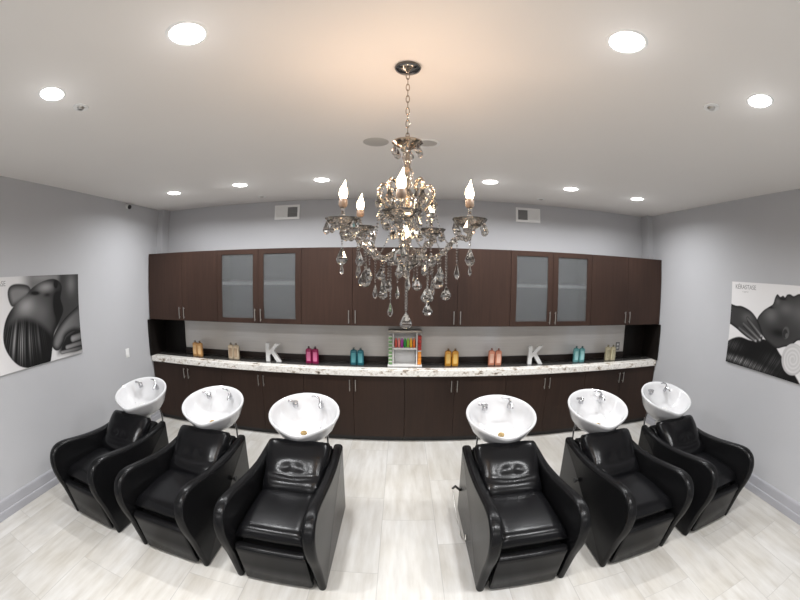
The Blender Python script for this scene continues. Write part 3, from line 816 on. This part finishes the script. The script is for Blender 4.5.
# central display rack
RX, RY = .046, 4.42
rk = thing('display_rack', 'white and silver product display rack in the middle of the counter', 'display rack', (RX, RY, ZT + .001))
wht = simple('rack_white', (.72, .71, .69), .35, noise=.02)
obj('base', one(box, -.205, .205, -.07, .08, 0, .022), wht, rk, bevel=.003)
obj('back_panel', one(box, -.13, .13, .072, .08, .0225, .40), simple('rack_panel', (.60, .60, .60), .3, noise=.03), rk)
for s in (-1, 1):
    obj('post', one(box, min(s * .135, s * .147), max(s * .135, s * .147), -.05, .08, .0225, .41), wht, rk, bevel=.001)
bm = bmesh.new(); rbox(bm, -.20, .20, -.06, .08, .4105, .442, .006, 2)
obj('top_bar', bm, simple('rack_top', (.33, .30, .26), .35, metal=.6, noise=.05), rk, smooth=40)
obj('shelf', one(box, -.1345, .1345, -.055, .071, .212, .232), wht, rk, bevel=.001)
for k in range(6):
    x = -.1 + k * .04
    obj('divider', one(box, x - .002, x + .002, -.03, .071, .165, .2115), M['steel'], rk)
for s in (-1, 1):
    obj('side_tray', one(box, min(s * .149, s * .20), max(s * .149, s * .20), .055, .078, .0225, .41), wht, rk)
cols = [((.55, .08, .06), 'red'), ((.75, .25, .22), 'coral'), ((.36, .05, .30), 'purple'), ((.02, .25, .05), 'dark green'), ((.28, .50, .05), 'lime'), ((.78, .42, .03), 'yellow'), ((.72, .16, .03), 'orange')]
for k, (c, nm) in enumerate(cols):
    x = -.108 + k * .036
    bm = bmesh.new()
    lathe(bm, [(0, 0), (.0145, .001), (.0155, .01), (.0155, .085), (.012, .095), (.008, .098)], 16)
    t = thing('product_tube', f'small {nm} tube standing on the shelf of the display rack', 'tube', (RX + x, RY - .02, ZT + .2335), 'tubes on the rack shelf')
    obj('body', bm, plas(f'tube_{k}', c), t, smooth=50)
    bm = bmesh.new(); lathe(bm, [(.008, .098), (.009, .099), (.009, .114), (0, .115)], 12)
    obj('cap', bm, plas(f'tube_cap_{k}', tuple(v * .8 + .1 for v in c)), t, smooth=50)
ga, gb = plas('swatch_green', (.16, .30, .13)), plas('swatch_white', (.62, .62, .55))
ra, rb_ = plas('swatch_red', (.42, .04, .03)), plas('swatch_orange', (.72, .26, .04))
gcap = plas('swatch_cap', (.70, .68, .62))
ordn = ['bottom', 'second', 'third', 'fourth', 'fifth', 'sixth', 'seventh', 'top']
for k in range(8):
    for s, base_n in ((-1, 'green'), (1, 'red' if k > 3 else 'orange')):
        z = ZT + .026 + k * .044
        bm = bmesh.new(); rbox(bm, -.021, .021, -.045, .052, 0, .028, .003, 2)
        lab = f'small {base_n} carton in the {"left" if s < 0 else "right"} column of the rack, {ordn[k]} of eight'
        t = thing('small_carton', lab, 'carton', (RX + s * .1745, RY, z), 'cartons in the rack columns')
        obj('box_body', bm, ga if s < 0 else (ra if k > 3 else rb_), t, smooth=40)
        obj('box_lid', one(box, -.021, .021, -.045, .052, .0282, .040), gb if s < 0 else (gcap if k == 3 else (ra if k > 3 else rb_)), t, bevel=.002)

# ------------------------------------------------------------------ posters (printed photographs, painted per vertex)
def sdf(P, poly):
    """signed distance (negative inside) of points P (N,2) to polygon."""
    poly = np.asarray(poly, float); n = len(poly)
    d = np.full(len(P), 1e9); inside = np.zeros(len(P), bool)
    for i in range(n):
        a, b = poly[i], poly[(i + 1) % n]
        e = b - a; w = P - a
        t = np.clip((w @ e) / max(e @ e, 1e-12), 0, 1)
        d = np.minimum(d, np.linalg.norm(w - t[:, None] * e, axis=1))
        c = ((a[1] > P[:, 1]) != (b[1] > P[:, 1]))
        with np.errstate(divide='ignore', invalid='ignore'):
            xs = (b[0] - a[0]) * (P[:, 1] - a[1]) / (b[1] - a[1] + 1e-15) + a[0]
        inside ^= c & (P[:, 0] < xs)
    return np.where(inside, -d, d)
def smooth_poly(pts, n=5):
    return [(p.x, p.y) for p in catmull([(a, b, 0) for a, b in pts], n, True)]
def seg_d(P, a, b):
    a, b = np.array(a), np.array(b); e = b - a; w = P - a
    t = np.clip((w @ e) / (e @ e), 0, 1)
    return np.linalg.norm(w - t[:, None] * e, axis=1), t
def ss(x, a, b):
    t = np.clip((x - a) / (b - a), 0, 1); return t * t * (3 - 2 * t)
def over(img, col, m): return img * (1 - m) + col * m
def fold(P, poly, edge=.006):
    d = sdf(P, poly); return 1 - ss(d, -edge, edge), np.clip(-d, 0, None)
def bmp(P, c, rx, ry): return np.exp(-((P[:, 0] - c[0]) / rx) ** 2 - ((P[:, 1] - c[1]) / ry) ** 2)

def paint_right(P):
    y, z = P[:, 0], P[:, 1]
    img = .66 + .10 * ss(z, 1.3, 2.1) + 0 * y
    hair = smooth_poly([(2.80, 1.44), (2.61, 1.52), (2.40, 1.51), (2.22, 1.55), (2.06, 1.53), (1.942, 1.445), (1.786, 1.357), (1.56, 1.20), (1.50, 1.10), (2.3, 1.14), (2.86, 1.10), (2.9, 1.3)], 4)
    m, d = fold(P, hair, .008)
    q = z - (1.30 + .10 * (y - 2.0) - .30 * np.clip(y - 1.5, 0, 1) * (1.9 - y) * 0) + .22 * (y - 2.2) ** 2
    w1 = y * 1.0 + q * .55
    strand = .5 + .22 * np.sin(w1 * 150 + 2.2 * np.sin(w1 * 37)) + .18 * np.sin(w1 * 263 + 1.7 * np.sin(q * 30)) + .10 * np.sin(w1 * 61)
    hi = .9 * bmp(P, (2.62, 1.275), .26, .032) + .45 * bmp(P, (2.28, 1.25), .22, .03) + .22 * bmp(P, (2.70, 1.42), .14, .05) + .16 * bmp(P, (2.0, 1.36), .16, .06)
    img = over(img, .010 + .34 * hi * np.clip(strand, 0, 1) ** 1.5, m)
    head = smooth_poly([(2.343, 1.74), (2.263, 1.828), (2.181, 1.874), (2.118, 1.909), (2.093, 1.969), (2.06, 2.008), (2.015, 1.985), (1.975, 1.999), (1.945, 1.985), (1.917, 2.012), (1.87, 2.018), (1.82, 2.005), (1.74, 2.03), (1.62, 2.02), (1.50, 1.93),
                        (1.38, 1.86), (1.25, 1.86), (1.25, 1.5), (1.55, 1.58), (1.70, 1.61), (1.80, 1.545), (1.90, 1.52), (2.0, 1.49), (2.10, 1.515), (2.22, 1.57), (2.30, 1.66)], 4)
    m, d = fold(P, head, .005)
    skin = .018 + .030 * ss(d, 0, .03) + .080 * bmp(P, (2.14, 1.80), .10, .07) + .06 * bmp(P, (1.93, 1.88), .10, .06) + .05 * bmp(P, (2.05, 1.94), .035, .03) + .06 * bmp(P, (1.7, 1.86), .15, .1)
    skin -= .055 * bmp(P, (2.145, 1.872), .05, .012) + .04 * bmp(P, (1.975, 1.965), .05, .010) + .035 * bmp(P, (2.0, 1.64), .14, .05)
    img = over(img, np.clip(skin, .012, 1), m)
    for c, rx, ry, v in (((1.895, 1.655), .050, .060, .085), ((1.905, 1.645), .036, .044, .030), ((1.880, 1.63), .022, .024, .10)):
        r = np.hypot((y - c[0]) / rx, (z - c[1]) / ry); img = over(img, v, 1 - ss(r, .85, 1.1))
    hand = smooth_poly([(2.86, 1.85), (2.70, 1.846), (2.60, 1.848), (2.468, 1.815), (2.38, 1.765), (2.31, 1.70), (2.245, 1.60), (2.237, 1.535), (2.293, 1.500), (2.375, 1.508), (2.511, 1.541), (2.655, 1.597), (2.77, 1.635), (2.86, 1.66)], 4)
    m, d = fold(P, hand, .005)
    hc = .016 + .028 * ss(d, 0, .04) + .055 * bmp(P, (2.5, 1.74), .09, .05)
    img = over(img, hc, m)
    for a, b in (((2.50, 1.73), (2.252, 1.575)), ((2.56, 1.67), (2.268, 1.532)), ((2.62, 1.615), (2.33, 1.513))):
        dd, t = seg_d(P, a, b)
        img = over(img, .05 + .15 * (1 - ss(dd, 0, .016)) * (.4 + .6 * t), (1 - ss(dd, .017, .024)) * m)
        img = over(img, .36, (1 - ss(np.hypot((y - b[0] - .006) / .016, (z - b[1] - .004) / .012), .7, 1.1)))
        d2, t2 = seg_d(P, (a[0], a[1] - .028), (b[0] + .02, b[1] - .026)); img = over(img, .012, (1 - ss(d2, .002, .006)) * m)
    tw = (1.748, 1.425); r = np.hypot((y - tw[0]) / .165, (z - tw[1]) / .150)
    ang = np.arctan2(z - tw[1], y - tw[0])
    sp = .5 + .5 * np.cos(r * 26 + ang)
    img = over(img, .50 + .10 * sp * ss(r, .05, .2) - .10 * ss(r, .75, 1), 1 - ss(r, .95, 1.02))
    return img

def paint_left(P):
    y, z = P[:, 0], P[:, 1]
    img = .74 - .12 * ss(y, 1.3, 1.9) + 0 * z
    # soft dark ground on the upper side
    g = ss(y, 1.86, 2.1) * ss(z, 1.35, 1.6)
    tone = .16 + .10 * bmp(P, (2.66, 2.02), .07, .12) + .08 * bmp(P, (2.25, 2.08), .2, .03) - .10 * ss(y, 2.62, 2.80) * ss(z, 1.9, 2.1) - .06 * bmp(P, (2.62, 1.75), .1, .1)
    img = over(img, np.clip(tone, .02, 1), g)
    m, d = fold(P, [(2.40, 1.30), (2.95, 1.22), (2.95, 2.2), (2.50, 2.2), (2.45, 1.8)], .05); img = over(img, .045 + .10 * bmp(P, (2.68, 2.0), .07, .10), m)
    thumb = smooth_poly([(1.735, 1.965), (1.774, 2.02), (1.876, 2.036), (2.03, 2.01), (2.06, 1.93), (1.95, 1.87), (1.807, 1.83), (1.752, 1.88)], 5)
    m, d = fold(P, thumb, .008); img = over(img, .035 + .16 * ss(d, 0, .07), m)
    head = smooth_poly([(1.696, 1.731), (1.807, 1.833), (1.959, 1.905), (2.084, 1.989), (2.239, 2.045), (2.399, 2.064), (2.50, 2.03), (2.535, 1.967), (2.508, 1.861), (2.545, 1.74), (2.469, 1.628), (2.37, 1.514), (2.32, 1.373), (2.253, 1.231), (2.133, 1.207), (1.982, 1.230), (1.809, 1.285), (1.697, 1.385), (1.639, 1.495), (1.641, 1.607)], 4)
    m, d = fold(P, head, .006)
    skin = .015 + .055 * ss(d, 0, .09) * (1 - .7 * ss(y, 2.2, 2.5)) + .22 * bmp(P, (1.98, 1.83), .13, .09) + .20 * bmp(P, (2.28, 1.99), .12, .045) + .04 * bmp(P, (2.2, 1.75), .12, .1)
    skin -= .13 * bmp(P, (2.13, 1.935), .06, .018) + .10 * bmp(P, (2.43, 2.0), .03, .03) + .07 * bmp(P, (2.44, 1.80), .05, .12) + .05 * bmp(P, (2.30, 1.91), .05, .02)
    img = over(img, np.clip(skin, .012, 1), m)
    hair = smooth_poly([(1.60, 1.58), (1.69, 1.66), (1.81, 1.695), (1.95, 1.71), (2.10, 1.67), (2.23, 1.60), (2.33, 1.50), (2.32, 1.373), (2.26, 1.22), (2.133, 1.195), (1.982, 1.22), (1.80, 1.275), (1.69, 1.38), (1.62, 1.495)], 4)
    m2, d2 = fold(P, hair, .045)
    ang = np.arctan2(z - 2.6, y - 2.25 + .12 * (z - 1.5))
    st = .5 + .5 * np.sin(ang * 190 + 2.5 * np.sin(ang * 43)); st2 = .5 + .5 * np.sin(ang * 63 + 1.3)
    hi = bmp(P, (1.84, 1.50), .13, .15) + .30 * bmp(P, (2.06, 1.50), .12, .12)
    img = over(img, .010 + hi * (.30 * st ** 3 * (.3 + .7 * st2) + .05 * st2), m2 * m)
    m, d = fold(P, smooth_poly([(1.95, 1.235), (2.15, 1.225), (2.28, 1.24), (2.30, 1.20), (2.1, 1.198)], 4), .012); img = over(img, .10 + .16 * (.5 + .5 * np.sin(y * 140 + z * 90)), m)
    arm = smooth_poly([(2.95, 1.83), (2.811, 1.772), (2.61, 1.678), (2.464, 1.585), (2.36, 1.493), (2.32, 1.40), (2.36, 1.345), (2.424, 1.340), (2.50, 1.40), (2.56, 1.47), (2.70, 1.50), (2.95, 1.48)], 4)
    m, d = fold(P, arm, .006); img = over(img, .015 + .15 * ss(d, 0, .07) * (1 - .55 * ss(y, 2.5, 2.85)), m)
    m, d = fold(P, [(2.44, 1.30), (2.95, 1.26), (2.95, 1.46), (2.72, 1.50), (2.56, 1.45), (2.48, 1.38)], .012); img = over(img, .014, m)
    for a, b, rr in (((2.90, 1.44), (2.66, 1.42), .040), ((2.90, 1.36), (2.55, 1.345), .026), ((2.84, 1.30), (2.46, 1.305), .020)):
        dd, t_ = seg_d(P, a, b); img = over(img, .03 + .22 * (1 - (dd / rr) ** 2).clip(0, 1) * t_, 1 - ss(dd, rr * .88, rr * 1.08))
    m, d = fold(P, [(2.20, 1.10), (2.26, 1.20), (2.45, 1.235), (2.95, 1.30), (2.95, 1.05)], .012); img = over(img, .34, m)
    return img

def print_mat():
    m, nt, b = mat('poster_print')
    at = nt.nodes.new('ShaderNodeAttribute'); at.attribute_name = 'ink'
    nt.links.new(at.outputs['Color'], b.inputs['Base Color']); b.inputs['Roughness'].default_value = .5; b.inputs['Specular IOR Level'].default_value = .12
    return m
PM = print_mat()
def poster(x, s, y0, y1, z0, z1, paint, label, text_y, text_z, tsize):
    t = thing('wall_poster', label, 'poster', (x, (y0 + y1) / 2, (z0 + z1) / 2), 'black and white salon posters')
    px, py, pz = t.location
    o = obj('picture_panel', one(box, min(s * .002, s * .018), max(s * .002, s * .018), y0 - py, y1 - py, z0 - pz, z1 - pz), simple('poster_edge', (.50, .50, .50), .5, noise=.02), t)
    ny, nz = 250, 170
    ys = np.linspace(y0 + .002, y1 - .002, ny); zs = np.linspace(z0 + .002, z1 - .002, nz)
    G = np.stack(np.meshgrid(ys, zs, indexing='ij'), -1).reshape(-1, 2)
    img = np.clip(paint(G), .006, .95)
    verts = [(s * .0186, float(q[0] - py), float(q[1] - pz)) for q in G]
    faces = []
    for i in range(ny - 1):
        for j in range(nz - 1):
            q = (i * nz + j, (i + 1) * nz + j, (i + 1) * nz + j + 1, i * nz + j + 1)
            faces.append(q if s > 0 else q[::-1])
    me = bpy.data.meshes.new('picture_print'); me.from_pydata(verts, [], faces); me.materials.append(PM)
    ca = me.color_attributes.new('ink', 'FLOAT_COLOR', 'POINT')
    warm = np.stack([img * 1.0, img * .985, img * .985, np.ones_like(img)], -1).astype(np.float32)
    ca.data.foreach_set('color', warm.ravel())
    po = bpy.data.objects.new('picture_print', me); C.objects.link(po); po.parent = t
    # lettering
    for txt, sz, dz in (('K\u00c9RASTASE', tsize, 0), ('PARIS', tsize * .34, -tsize * .55)):
        cu = bpy.data.curves.new('lettering', 'FONT'); cu.body = txt; cu.size = sz; cu.align_x = 'CENTER'; cu.extrude = .0003
        cu.space_character = 1.0 if dz == 0 else 1.8
        tmp = bpy.data.objects.new('lettering_curve', cu); C.objects.link(tmp)
        dg = bpy.context.evaluated_depsgraph_get()
        me = bpy.data.meshes.new_from_object(tmp.evaluated_get(dg)); me.name = 'lettering'
        bpy.data.objects.remove(tmp); bpy.data.curves.remove(cu)
        me.materials.clear(); me.materials.append(M['grille'])
        lo = bpy.data.objects.new('lettering', me); C.objects.link(lo); lo.parent = t
        lo.location = (s * .0194, text_y - py, text_z + dz - pz)
        lo.rotation_euler = (PI / 2, 0, s * PI / 2)
    return t
poster(XW1, -1, 1.30, 2.785, 1.215, 2.105, paint_right, 'black and white poster of an upturned face, massaging hand and towel on the right wall', 2.556, 2.030, .066)
poster(XW0, 1, 1.33, 2.805, 1.245, 2.105, paint_left, 'black and white poster of wet combed-back hair held by hands on the left wall', 1.542, 2.024, .066)

# ------------------------------------------------------------------ world, camera, colour
w = bpy.data.worlds.new('World'); sc.world = w; w.use_nodes = True
w.node_tree.nodes['Background'].inputs[0].default_value = (.9, .93, 1, 1); w.node_tree.nodes['Background'].inputs[1].default_value = .3
F_PX, YAW, PITCH, ROLL, H = 374.127, -0.0044, -0.0712, 0.0104, 2.06
cam = bpy.data.cameras.new('camera'); co = bpy.data.objects.new('camera', cam); C.objects.link(co)
cam.type = 'PANO'
try: cam.panorama_type = 'FISHEYE_EQUISOLID'; cam.fisheye_lens = F_PX * 36 / 800; cam.fisheye_fov = PI
except Exception:
    cam.cycles.panorama_type = 'FISHEYE_EQUISOLID'; cam.cycles.fisheye_lens = F_PX * 36 / 800; cam.cycles.fisheye_fov = PI
cam.sensor_width = 36; cam.sensor_fit = 'HORIZONTAL'; cam.clip_start = .02
cy, sy, cp, sp_, cr_, sr = math.cos(YAW), math.sin(YAW), math.cos(PITCH), math.sin(PITCH), math.cos(ROLL), math.sin(ROLL)
fwd = Vector((sy * cp, cy * cp, sp_)); rt = Vector((cy, -sy, 0)); up = rt.cross(fwd)
r2 = rt * cr_ + up * sr; u2 = -rt * sr + up * cr_
co.matrix_world = Matrix(((r2.x, u2.x, -fwd.x, 0), (r2.y, u2.y, -fwd.y, 0), (r2.z, u2.z, -fwd.z, H), (0, 0, 0, 1)))
sc.camera = co
sc.view_settings.view_transform = 'Standard'
sc.view_settings.look = 'None'
sc.view_settings.exposure = 0.0
